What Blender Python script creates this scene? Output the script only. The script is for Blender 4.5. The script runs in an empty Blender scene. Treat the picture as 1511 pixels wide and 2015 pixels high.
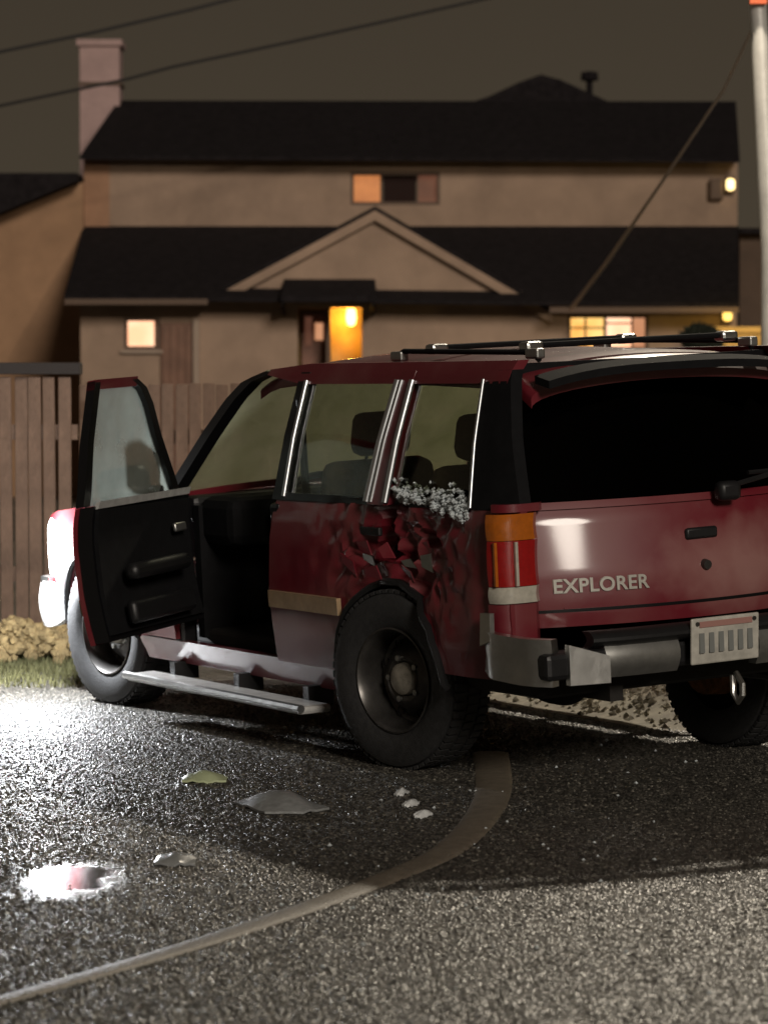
import bpy, bmesh, math, random
from mathutils import Vector, Matrix, noise
R = math.radians
random.seed(7)
S = bpy.context.scene
C = S.collection

# ------------------------------------------------------------------ camera
F = 6000.0                      # focal length in pixels of the 1511 x 2015 photograph
YH, XC, H = 768.0, 755.5, 1.5   # horizon row, centre column, eye height
cam = bpy.data.objects.new('camera', bpy.data.cameras.new('camera'))
C.objects.link(cam); S.camera = cam
cam.data.sensor_fit = 'VERTICAL'; cam.data.sensor_height = 36.0
cam.data.lens = F / 2015 * 36
cam.data.clip_start = 0.1; cam.data.clip_end = 2000
cam.location = (0, 0, H)
cam.rotation_euler = (R(90) - math.atan((1007.5 - YH) / F), 0, 0)
cam.data.dof.use_dof = True
cam.data.dof.focus_distance = 11.8
cam.data.dof.aperture_fstop = 4.0

# ------------------------------------------------------------------ world, sun, exposure
w = bpy.data.worlds.new('World'); S.world = w; w.use_nodes = True
nt = w.node_tree; nt.nodes.clear()
wo = nt.nodes.new('ShaderNodeOutputWorld'); bg = nt.nodes.new('ShaderNodeBackground')
tc = nt.nodes.new('ShaderNodeTexCoord'); sx = nt.nodes.new('ShaderNodeSeparateXYZ')
rp = nt.nodes.new('ShaderNodeValToRGB'); nz = nt.nodes.new('ShaderNodeTexNoise'); mx = nt.nodes.new('ShaderNodeMix')
mx.data_type = 'RGBA'; mx.blend_type = 'MULTIPLY'; mx.inputs[0].default_value = 1.0
rp.color_ramp.elements[0].position = 0.0; rp.color_ramp.elements[0].color = (.062, .049, .033, 1)
rp.color_ramp.elements[1].position = 0.35; rp.color_ramp.elements[1].color = (.030, .023, .017, 1)
nz.inputs['Scale'].default_value = 3.0
nr = nt.nodes.new('ShaderNodeMapRange'); nr.inputs[3].default_value = .85; nr.inputs[4].default_value = 1.15
nt.links.new(tc.outputs['Generated'], sx.inputs[0]); nt.links.new(sx.outputs[2], rp.inputs[0])
nt.links.new(tc.outputs['Generated'], nz.inputs[0]); nt.links.new(nz.outputs[0], nr.inputs[0])
nt.links.new(rp.outputs[0], mx.inputs[6]); nt.links.new(nr.outputs[0], mx.inputs[7])
nt.links.new(mx.outputs[2], bg.inputs[0]); nt.links.new(bg.outputs[0], wo.inputs[0])
bg.inputs[1].default_value = 1.0

SUN_DIR = Vector((.30, -.94, .40))          # towards the light
sun = bpy.data.objects.new('sun', bpy.data.lights.new('sun', 'SUN')); C.objects.link(sun)
sun.data.energy = 1.3; sun.data.angle = R(13); sun.data.color = (1, .90, .78)
sun.rotation_euler = SUN_DIR.to_track_quat('Z', 'Y').to_euler()

S.view_settings.view_transform = 'Standard'; S.view_settings.look = 'None'
S.cycles.max_bounces = 5; S.cycles.diffuse_bounces = 2; S.cycles.glossy_bounces = 3; S.cycles.transparent_max_bounces = 10
S.cycles.caustics_reflective = False; S.cycles.caustics_refractive = False
S.view_settings.exposure = 0.0; S.view_settings.gamma = 1.0

def P(px, py, d):                            # photograph pixel at depth d -> world point
    return Vector(((px - XC) * d / F, d, H + (YH - py) * d / F))
def G(px, py):                               # photograph pixel on the ground
    d = H * F / (py - YH); return Vector(((px - XC) * d / F, d, 0))

# ------------------------------------------------------------------ materials
MATS = {}
def mat(name, col, rough=.6, metal=0, noise_amt=.0, scale=8., bump=0., bscale=60., coat=0., emit=None, estr=0., col2=None, spec=.5):
    if name in MATS: return MATS[name]
    m = bpy.data.materials.new(name); m.use_nodes = True; n = m.node_tree; b = n.nodes['Principled BSDF']
    b.inputs['Base Color'].default_value = (*col, 1); b.inputs['Roughness'].default_value = rough
    b.inputs['Metallic'].default_value = metal; b.inputs['Coat Weight'].default_value = coat
    b.inputs['Coat Roughness'].default_value = .06; b.inputs['Specular IOR Level'].default_value = spec
    t = n.nodes.new('ShaderNodeTexCoord')
    if noise_amt or col2:
        z = n.nodes.new('ShaderNodeTexNoise'); z.inputs['Scale'].default_value = scale; z.inputs['Detail'].default_value = 6
        z.inputs['Roughness'].default_value = .65
        n.links.new(t.outputs['Object'], z.inputs[0])
        r = n.nodes.new('ShaderNodeValToRGB'); r.color_ramp.elements[0].position = .3; r.color_ramp.elements[1].position = .7
        a = [c * (1 - noise_amt) for c in col]; c2 = col2 or [min(1, c * (1 + noise_amt)) for c in col]
        r.color_ramp.elements[0].color = (*a, 1); r.color_ramp.elements[1].color = (*c2, 1)
        n.links.new(z.outputs[0], r.inputs[0]); n.links.new(r.outputs[0], b.inputs['Base Color'])
    if bump:
        z2 = n.nodes.new('ShaderNodeTexNoise'); z2.inputs['Scale'].default_value = bscale; z2.inputs['Detail'].default_value = 4
        n.links.new(t.outputs['Object'], z2.inputs[0])
        bp = n.nodes.new('ShaderNodeBump'); bp.inputs['Strength'].default_value = bump; bp.inputs['Distance'].default_value = .02
        n.links.new(z2.outputs[0], bp.inputs['Height']); n.links.new(bp.outputs[0], b.inputs['Normal'])
    if emit:
        b.inputs['Emission Color'].default_value = (*emit, 1); b.inputs['Emission Strength'].default_value = estr
    MATS[name] = m; return m

def glass_mat(name, tint, rough=.02, refl=1.0):
    m = bpy.data.materials.new(name); m.use_nodes = True; n = m.node_tree; n.nodes.clear()
    o = n.nodes.new('ShaderNodeOutputMaterial'); t = n.nodes.new('ShaderNodeBsdfTransparent'); g = n.nodes.new('ShaderNodeBsdfGlossy')
    lw = n.nodes.new('ShaderNodeLayerWeight'); lw.inputs[0].default_value = .5; pw_ = n.nodes.new('ShaderNodeMath'); pw_.operation = 'POWER'; pw_.inputs[1].default_value = 5
    f = n.nodes.new('ShaderNodeMath'); f.operation = 'MULTIPLY_ADD'; f.inputs[1].default_value = .96; f.inputs[2].default_value = .04; n.links.new(lw.outputs['Facing'], pw_.inputs[0]); n.links.new(pw_.outputs[0], f.inputs[0]); x = n.nodes.new('ShaderNodeMixShader')
    mu = n.nodes.new('ShaderNodeMath'); mu.operation = 'MULTIPLY'; mu.inputs[1].default_value = refl; mu.use_clamp = True
    t.inputs[0].default_value = (*tint, 1); g.inputs['Roughness'].default_value = rough
    n.links.new(f.outputs[0], mu.inputs[0]); n.links.new(mu.outputs[0], x.inputs[0])
    n.links.new(t.outputs[0], x.inputs[1]); n.links.new(g.outputs[0], x.inputs[2]); n.links.new(x.outputs[0], o.inputs[0])
    MATS[name] = m; return m

def fog_mat(name, tint, amt):                 # rain-wet, misted glass: part clear, part scattering
    m = glass_mat(name, (.8, .82, .78), .05, 1.0); n = m.node_tree
    o = [k for k in n.nodes if k.type == 'OUTPUT_MATERIAL'][0]; base = o.inputs[0].links[0].from_socket
    tr = n.nodes.new('ShaderNodeBsdfTranslucent'); di = n.nodes.new('ShaderNodeBsdfDiffuse'); tr.inputs[0].default_value = (*tint, 1); di.inputs[0].default_value = (*tint, 1)
    a = n.nodes.new('ShaderNodeMixShader'); b = n.nodes.new('ShaderNodeMixShader'); n.links.new(tr.outputs[0], a.inputs[1]); n.links.new(di.outputs[0], a.inputs[2]); a.inputs[0].default_value = .35
    t = n.nodes.new('ShaderNodeTexCoord'); z = n.nodes.new('ShaderNodeTexNoise'); z.inputs['Scale'].default_value = 5; z.inputs['Detail'].default_value = 5; mr = n.nodes.new('ShaderNodeMapRange')
    mr.inputs[1].default_value = .3; mr.inputs[2].default_value = .7; mr.inputs[3].default_value = amt * .6; mr.inputs[4].default_value = min(1, amt * 1.3)
    n.links.new(t.outputs['Object'], z.inputs[0]); n.links.new(z.outputs[0], mr.inputs[0]); n.links.new(mr.outputs[0], b.inputs[0])
    n.links.new(base, b.inputs[1]); n.links.new(a.outputs[0], b.inputs[2]); n.links.new(b.outputs[0], o.inputs[0]); return m

def ground_mat():
    m = bpy.data.materials.new('wet_asphalt'); m.use_nodes = True; n = m.node_tree; b = n.nodes['Principled BSDF']; L = n.links.new
    t = n.nodes.new('ShaderNodeTexCoord')
    def tex(kind, sc, det=4):
        k = n.nodes.new(kind); k.inputs['Scale'].default_value = sc; L(t.outputs['Object'], k.inputs['Vector'])
        if 'Detail' in k.inputs: k.inputs['Detail'].default_value = det
        return k
    v = tex('ShaderNodeTexVoronoi', 62); v2 = tex('ShaderNodeTexVoronoi', 110); nl = tex('ShaderNodeTexNoise', .75, 3); nf = tex('ShaderNodeTexNoise', 240, 3); nm = tex('ShaderNodeTexNoise', 9, 4)
    # aggregate colour per stone
    cr = n.nodes.new('ShaderNodeValToRGB'); e = cr.color_ramp.elements
    e[0].position = .1; e[0].color = (.022, .022, .021, 1); e[1].position = .95; e[1].color = (.19, .175, .15, 1)
    k = cr.color_ramp.elements.new(.6); k.color = (.062, .058, .05, 1)
    sp = n.nodes.new('ShaderNodeSeparateColor'); L(v.outputs['Color'], sp.inputs[0]); L(sp.outputs[0], cr.inputs[0])
    mxr = n.nodes.new('ShaderNodeMix'); mxr.data_type = 'RGBA'; mxr.blend_type = 'MULTIPLY'; mxr.inputs[0].default_value = .8
    rr = n.nodes.new('ShaderNodeMapRange'); rr.inputs[1].default_value = .3; rr.inputs[2].default_value = .7; rr.inputs[3].default_value = .6; rr.inputs[4].default_value = 1.25
    L(nm.outputs[0], rr.inputs[0]); L(cr.outputs[0], mxr.inputs[6]); L(rr.outputs[0], mxr.inputs[7]); L(mxr.outputs[2], b.inputs['Base Color'])
    # wet film: large soft patches
    wet = n.nodes.new('ShaderNodeMapRange'); wet.inputs[1].default_value = .36; wet.inputs[2].default_value = .6; wet.inputs[3].default_value = .30; wet.inputs[4].default_value = .55
    L(nl.outputs[0], wet.inputs[0])
    # one puddle: an uneven round hollow that holds water
    pc = G(140, 1735); sb = n.nodes.new('ShaderNodeVectorMath'); sb.operation = 'SUBTRACT'; sb.inputs[1].default_value = pc; L(t.outputs['Object'], sb.inputs[0])
    sc_ = n.nodes.new('ShaderNodeVectorMath'); sc_.operation = 'MULTIPLY'; sc_.inputs[1].default_value = (4.6, 2.0, 0); L(sb.outputs[0], sc_.inputs[0])
    ln = n.nodes.new('ShaderNodeVectorMath'); ln.operation = 'LENGTH'; L(sc_.outputs[0], ln.inputs[0]); pn = tex('ShaderNodeTexNoise', 5, 4)
    pa = n.nodes.new('ShaderNodeMath'); pa.operation = 'ADD'; L(ln.outputs['Value'], pa.inputs[0]); L(pn.outputs[0], pa.inputs[1])
    pm = n.nodes.new('ShaderNodeMapRange'); pm.inputs[1].default_value = .95; pm.inputs[2].default_value = 1.5; L(pa.outputs[0], pm.inputs[0])   # 0 in water
    rm = n.nodes.new('ShaderNodeMapRange'); rm.inputs[3].default_value = .12; L(pm.outputs[0], rm.inputs[0]); L(wet.outputs[0], rm.inputs[4]); L(rm.outputs[0], b.inputs['Roughness'])
    ad = n.nodes.new('ShaderNodeMath'); ad.operation = 'ADD'; L(v.outputs['Distance'], ad.inputs[0])
    mu = n.nodes.new('ShaderNodeMath'); mu.operation = 'MULTIPLY'; mu.inputs[1].default_value = .5; L(v2.outputs['Distance'], mu.inputs[0]); L(mu.outputs[0], ad.inputs[1])
    bp = n.nodes.new('ShaderNodeBump'); bp.invert = True; bp.inputs['Distance'].default_value = .008
    bs = n.nodes.new('ShaderNodeMapRange'); bs.inputs[1].default_value = .36; bs.inputs[2].default_value = .58; bs.inputs[3].default_value = .7; bs.inputs[4].default_value = 1.0
    L(nl.outputs[0], bs.inputs[0])
    bm_ = n.nodes.new('ShaderNodeMath'); bm_.operation = 'MULTIPLY'; L(bs.outputs[0], bm_.inputs[0]); L(pm.outputs[0], bm_.inputs[1]); L(bm_.outputs[0], bp.inputs['Strength']); L(ad.outputs[0], bp.inputs['Height']); L(bp.outputs[0], b.inputs['Normal'])
    MATS['wet_asphalt'] = m; return m

def paint_mat():
    m = bpy.data.materials.new('red_paint'); m.use_nodes = True; n = m.node_tree; b = n.nodes['Principled BSDF']; L = n.links.new
    t = n.nodes.new('ShaderNodeTexCoord'); z = n.nodes.new('ShaderNodeTexNoise'); z.inputs['Scale'].default_value = 3.2; z.inputs['Detail'].default_value = 7
    L(t.outputs['Object'], z.inputs[0])
    r = n.nodes.new('ShaderNodeValToRGB'); r.color_ramp.elements[0].position = .42; r.color_ramp.elements[1].position = .75
    r.color_ramp.elements[0].color = (.17, .012, .022, 1); r.color_ramp.elements[1].color = (.22, .06, .06, 1)   # road film
    L(z.outputs[0], r.inputs[0]); L(r.outputs[0], b.inputs['Base Color'])
    rr = n.nodes.new('ShaderNodeMapRange'); rr.inputs[3].default_value = .28; rr.inputs[4].default_value = .6; L(z.outputs[0], rr.inputs[0]); L(rr.outputs[0], b.inputs['Roughness'])
    b.inputs['Metallic'].default_value = .0; b.inputs['Coat Weight'].default_value = .7; b.inputs['Coat Roughness'].default_value = .09
    MATS['red_paint'] = m; return m

ASPH = ground_mat(); PAINT = paint_mat()
WIN = glass_mat('side_glass', (.86, .88, .82), .03, 1.2); TINT = glass_mat('tinted_glass', (.02, .02, .022), .12, .35); QTINT = glass_mat('quarter_glass', (.84, .86, .78), .03, 1.2)
FOG = fog_mat('misted_glass', (.55, .56, .42), .72); DFOG = fog_mat('rain_wet_glass', (.55, .60, .56), .4)
SHARD = mat('crumbled_glass', (.72, .78, .80), .08, 0, spec=1.0)
BLACK = mat('black_plastic', (.012, .012, .013), .45, 0, .2, 30)
TRIM = mat('black_trim', (.006, .006, .007), .35)
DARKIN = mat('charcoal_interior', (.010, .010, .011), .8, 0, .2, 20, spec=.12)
SEATM = mat('tan_cloth', (.16, .12, .075), .9, 0, .25, 30, .3, 200)
RUB = mat('tyre_rubber', (.032, .032, .033), .6, 0, .3, 40, .2, 150)
STEEL = mat('grey_wheel_steel', (.10, .095, .09), .34, .7, .3, 12)
CHROME = mat('dull_chrome', (.66, .66, .64), .3, 1.0, .15, 9, .12, 14)
CHROME2 = mat('streak_chrome', (.85, .88, .92), .36, 1.0)  # metal for the tubes added to catch pillar highlights
SILVER = mat('brushed_silver', (.42, .42, .40), .34, .85, .2, 10)
RUST = mat('rusty_iron', (.45, .20, .075), .8, 0, .5, 25)
STEPM = mat('worn_step_paint', (.62, .62, .60), .45, .2, .2, 18)
GOLD = mat('tan_moulding', (.45, .31, .18), .4, 0, .2, 14)
AMBER = mat('amber_lens', (.50, .13, .01), .12, 0, .15, 40, coat=1.0)
REDL = mat('red_lens', (.36, .009, .009), .1, 0, .15, 40, coat=1.0)
CLEARL = mat('clear_lens', (.55, .52, .44), .15, 0, .15, 40, coat=1.0)
HEADL = mat('lit_headlamp', (.9, .9, .9), .1, emit=(.95, .97, 1.0), estr=40)
UNDER = mat('underbody', (.02, .018, .016), .8, 0, .3, 10)

# ------------------------------------------------------------------ mesh helpers
class MB:
    def __init__(s, xf=None): s.v = []; s.f = []; s.xf = xf
    def add(s, vs, fs):
        o = len(s.v); s.v += [Vector(v) for v in vs]; s.f += [tuple(i + o for i in f) for f in fs]; return s
    def box(s, c, d, rot=None):
        c = Vector(c); h = [x / 2 for x in d]
        vs = [Vector((a * h[0], b * h[1], e * h[2])) for a in (-1, 1) for b in (-1, 1) for e in (-1, 1)]
        if rot is not None: vs = [rot @ v for v in vs]
        return s.add([v + c for v in vs], [(0, 1, 3, 2), (4, 6, 7, 5), (0, 4, 5, 1), (2, 3, 7, 6), (0, 2, 6, 4), (1, 5, 7, 3)])
    def grid(s, rows, close=False):
        n = len(rows); k = len(rows[0]); vs = [p for r in rows for p in r]; fs = []
        for i in range(n - 1):
            for j in range(k - 1 if not close else k):
                a = i * k + j; b = i * k + (j + 1) % k; fs.append((a, b, b + k, a + k))
        return s.add(vs, fs)
    def sheet(s, rows, off):                 # grid with thickness
        n = len(rows); k = len(rows[0]); top = [Vector(p) for r in rows for p in r]; off = Vector(off)
        vs = top + [p + off for p in top]; N = n * k; fs = []
        for i in range(n - 1):
            for j in range(k - 1):
                a = i * k + j; fs.append((a, a + 1, a + 1 + k, a + k)); fs.append((N + a, N + a + k, N + a + 1 + k, N + a + 1))
        for i in range(n - 1):
            for j in (0, k - 1):
                a = i * k + j; q = (a, a + k, N + a + k, N + a); fs.append(q if j == 0 else q[::-1])
        for j in range(k - 1):
            for i in (0, n - 1):
                a = i * k + j; q = (a, N + a, N + a + 1, a + 1); fs.append(q if i == 0 else q[::-1])
        return s.add(vs, fs)
    def prism(s, poly, off):                 # polygon (3D points) extruded
        n = len(poly); off = Vector(off); vs = [Vector(p) for p in poly]; vs += [v + off for v in vs]
        return s.add(vs, [tuple(range(n)), tuple(range(2 * n - 1, n - 1, -1))] + [(i, i + n, (i + 1) % n + n, (i + 1) % n) for i in range(n)])
    def tube(s, path, r, seg=8, caps=True):
        path = [Vector(p) for p in path]; rows = []
        for i, p in enumerate(path):
            d = (path[min(i + 1, len(path) - 1)] - path[max(i - 1, 0)]).normalized()
            u = d.orthogonal().normalized() if i == 0 else (u - d * u.dot(d)).normalized()
            w_ = d.cross(u); rr = r[i] if isinstance(r, (list, tuple)) else r
            rows.append([p + (u * math.cos(2 * math.pi * k / seg) + w_ * math.sin(2 * math.pi * k / seg)) * rr for k in range(seg)])
        s.grid(rows, True)
        if caps:
            s.add(rows[0], [tuple(range(seg))[::-1]]); s.add(rows[-1], [tuple(range(seg))])
        return s
    def lathe(s, prof, axis, origin, seg=40):  # prof: (distance along axis, radius)
        a = Vector(axis).normalized(); u = a.orthogonal().normalized(); w_ = a.cross(u); o = Vector(origin)
        return s.grid([[o + a * t + (u * math.cos(2 * math.pi * k / seg) + w_ * math.sin(2 * math.pi * k / seg)) * r for k in range(seg)] for t, r in prof], True)
    def build(s, name, m, parent=None, smooth=False, bevel=0., sub=0):
        me = bpy.data.meshes.new(name); vs = [s.xf @ v for v in s.v] if s.xf else s.v
        me.from_pydata([tuple(v) for v in vs], [], s.f)
        bm = bmesh.new(); bm.from_mesh(me); bmesh.ops.recalc_face_normals(bm, faces=bm.faces); bm.to_mesh(me); bm.free()
        me.materials.append(m); o = bpy.data.objects.new(name, me); C.objects.link(o)
        if parent: o.parent = parent
        if bevel:
            b = o.modifiers.new('bevel', 'BEVEL'); b.width = bevel; b.segments = 2; b.limit_method = 'ANGLE'; b.angle_limit = R(40)
        if sub:
            d = o.modifiers.new('sub', 'SUBSURF'); d.levels = d.render_levels = sub
        if smooth:
            for p in me.polygons: p.use_smooth = True
            if not sub: me.set_sharp_from_angle(angle=R(38))
        return o
def tag(o, label=None, cat=None, group=None, kind=None):
    if label: o['label'] = label
    if cat: o['category'] = cat
    if group: o['group'] = group
    if kind: o['kind'] = kind
    return o
def empty(name, loc, label, cat, rz=0, group=None):
    o = bpy.data.objects.new(name, None); C.objects.link(o); o.location = loc; o.rotation_euler = (0, 0, rz); return tag(o, label, cat, group)
def lerp(a, b, t): return a + (b - a) * t
def interp(x, pts):
    if x <= pts[0][0]: return pts[0][1]
    for (a, b), (c, d) in zip(pts, pts[1:]):
        if x <= c: return lerp(b, d, (x - a) / (c - a))
    return pts[-1][1]
def light(name, kind, loc, energy, col, size=.05, parent=None, **kw):
    l = bpy.data.lights.new(name, kind); l.energy = energy; l.color = col
    if kind in ('POINT', 'SPOT'): l.shadow_soft_size = size
    o = bpy.data.objects.new(name, l); C.objects.link(o); o.location = loc
    for k, v in kw.items(): setattr(l, k, v)
    if parent: o.parent = parent
    return o

# ------------------------------------------------------------------ ground
g = MB(); g.add([(-400, -60, 0), (400, -60, 0), (400, 900, 0), (-400, 900, 0)], [(0, 1, 2, 3)])
tag(g.build('road', ASPH), kind='structure')

CARX, CARY, TH, ROLL = .8025, 12.49, .5111, -.054
FW = Vector((-math.sin(TH), math.cos(TH), 0)); LF = Vector((-math.cos(TH), -math.sin(TH), 0))
def CW(x, y, z=0): return Vector((CARX, CARY, 0)) + FW * x + LF * y + Vector((0, 0, z))   # car frame -> world

# gravel verge behind the kerb, running to the fence
GRAV = mat('pale_gravel', (.23, .205, .17), .85, 0, .55, 38, .9, 45)
KERB = mat('kerb_concrete', (.28, .265, .235), .75, 0, .25, 14, .3, 60)
ve = MB()
rows = []
for i in range(61):
    x = lerp(-7, 7.2, i / 60); r = []
    for j in range(25):
        y = -1.17 - 4.2 * (j / 24) ** 1.4
        r.append(CW(x, y, .10 + .03 * noise.noise(Vector((x * 1.5, y * 1.5, 0))) * (j > 0)))
    rows.append(r)
ve.grid(rows); tag(ve.build('gravel_verge', GRAV, smooth=True), kind='structure')
kr = bpy.data.objects.new('kerb', None); C.objects.link(kr); tag(kr, kind='structure')
x = -7.0; i = 0
while x < 7.0:
    if .0 < x + .45 < 2.9: x += .91; continue       # buried under the gravel
    k = MB(); a = CW(x + .004, -1.02); b = CW(x + .906, -1.02); n_ = (CW(0, -1) - CW(0, 0)) * .15
    k.prism([a, b, b + Vector((0, 0, .125)) , a + Vector((0, 0, .125 ))], n_)
    k.build('kerb_stone', KERB, kr, bevel=.015); x += .91; i += 1

def lumps(name, n, fn, m):
    s = MB(); bm = bmesh.new(); bmesh.ops.create_icosphere(bm, subdivisions=2, radius=1); vs0 = [v.co.copy() for v in bm.verts]; fs0 = [tuple(v.index for v in f.verts) for f in bm.faces]; bm.free()
    for q in range(n):
        p, r = fn(); o = Vector((q * 3.1, q * 1.7, 0)); s.add([p + v * r * (1 + .75 * noise.noise(v * 1.6 + o)) for v in vs0], fs0)
    return s.build(name, m, None, True)
def stones(name, n, fn, m, label=None):
    s = MB()
    for q in range(n):
        p, r = fn(); a = random.random() * 6.28; vs = []
        for (X, Y, Z) in ((1, 0, 0), (-1, 0, 0), (0, 1, 0), (0, -1, 0), (0, 0, 1), (0, 0, -1)):
            k = r * random.uniform(.65, 1.25); vs.append(p + Vector((X * math.cos(a) - Y * math.sin(a), X * math.sin(a) + Y * math.cos(a), Z * .8)) * k)
        s.add(vs, [(0, 2, 4), (2, 1, 4), (1, 3, 4), (3, 0, 4), (2, 0, 5), (1, 2, 5), (3, 1, 5), (0, 3, 5)])
    return s.build(name, m)
STONE = mat('pale_stones', (.58, .53, .43), .7, 0, .35, 9)
def mound(x, y):
    e = math.exp(-((x - 1.45) / 1.0) ** 6)
    return -.02 + e * (.19 + .06 * noise.noise(Vector((x * 3, y * 3, 2)))) * math.exp(-((y + 1.42) / .42) ** 2) + .06 * math.exp(-((x - .95) / .2) ** 2 - ((y + 1.35) / .25) ** 2) + max(0, min(.12, (-y - 1.1) * .4))
def st1():
    while True:
        x = random.uniform(.4, 2.5); y = -1.30 + random.gauss(0, .26); h = mound(x, y)
        if random.random() < .25 + h * 3: return CW(x, y, h + random.uniform(-.02, .012)), random.uniform(.010, .028)
hm = MB(); hm.grid([[CW(lerp(-.8, 3, i / 40), lerp(-.78, -2.8, j / 24), mound(lerp(-.8, 3, i / 40), lerp(-.78, -2.8, j / 24)) + (.004 if 0 < i < 40 else -.03)) for j in range(25)] for i in range(41)])
hp = hm.build('gravel_heap', STONE, smooth=True); tag(hp, 'pale heap of loose gravel seen under the rear bumper', 'gravel heap', kind='stuff')
so = stones('loose_gravel', 6500, st1, STONE); tag(so, 'loose pale stones scattered over the gravel heap by the kerb', 'gravel', kind='stuff')

# ------------------------------------------------------------------ the wrecked car
RO = Matrix.Rotation(ROLL, 4, 'X')
car = empty('crashed_suv', (CARX, CARY, 0), 'dark red four-door SUV with crumpled rear quarter and driver door hanging open', 'car', R(90) + TH)
SP = [(.30, .835), (.42, .865), (.58, .882), (.72, .888), (.92, .875), (1.02, .855), (1.075, .835), (1.10, .822), (1.35, .755), (1.60, .668), (1.66, .62)]
def sy(x, z):
    y = interp(z, SP)
    if x < -.55: y -= .13 * ((-.55 - x) / .45) ** 2
    if x > 2.9: y -= .17 * ((x - 2.9) / .85) ** 2
    return y
def dmg(x, z):                               # crash crumple of the left rear quarter (inward)
    g_ = math.exp(-((x + .06) / .46) ** 2 - ((z - .92) / .22) ** 2)
    if g_ < .01: return 0
    a = noise.noise(Vector((x * 6, z * 7, 3))); b = noise.noise(Vector((x * 13 + 9, z * 15, 1)))
    return g_ * (.04 + .15 * abs(a) + .10 * abs(b)) + g_ * .05 * b
def side(xf_l, xf_r, zb, zt, nx, nz, sgn, name, m, parent, off=0., th=.03, dm=True, xfm=RO, smooth=True):
    rows = []
    for i in range(nx + 1):
        u = i / nx; r = []
        for j in range(nz + 1):
            v = j / nz
            x = lerp(lerp(xf_l(0), xf_r(0), u), lerp(xf_l(1), xf_r(1), u), v) if not callable(zb) else lerp(xf_l(v), xf_r(v), u)
            z0 = zb(x) if callable(zb) else zb; z1 = zt(x) if callable(zt) else zt
            z = lerp(z0, z1, v); y = sy(x, z) + off
            if dm and sgn > 0: y -= dmg(x, z)
            r.append((x, sgn * y, z))
        rows.append(r)
    return MB(xfm).sheet(rows, (0, -sgn * th, 0)).build(name, m, parent, smooth)
cst = lambda a: (lambda v: a)
lin = lambda a, b: (lambda v: lerp(a, b, v))
ARR = .43                                    # wheel arch radius
def arch(cx, base):
    def f(x):
        d = ARR ** 2 - (x - cx) ** 2; return max(base, .36 + math.sqrt(d)) if d > 0 else base
    return f
BELT = lambda x: interp(x, [(-.9, 1.095), (1.0, 1.085), (2.0, 1.07), (2.1, 1.06), (3.4, .95), (3.7, .90)])

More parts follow.
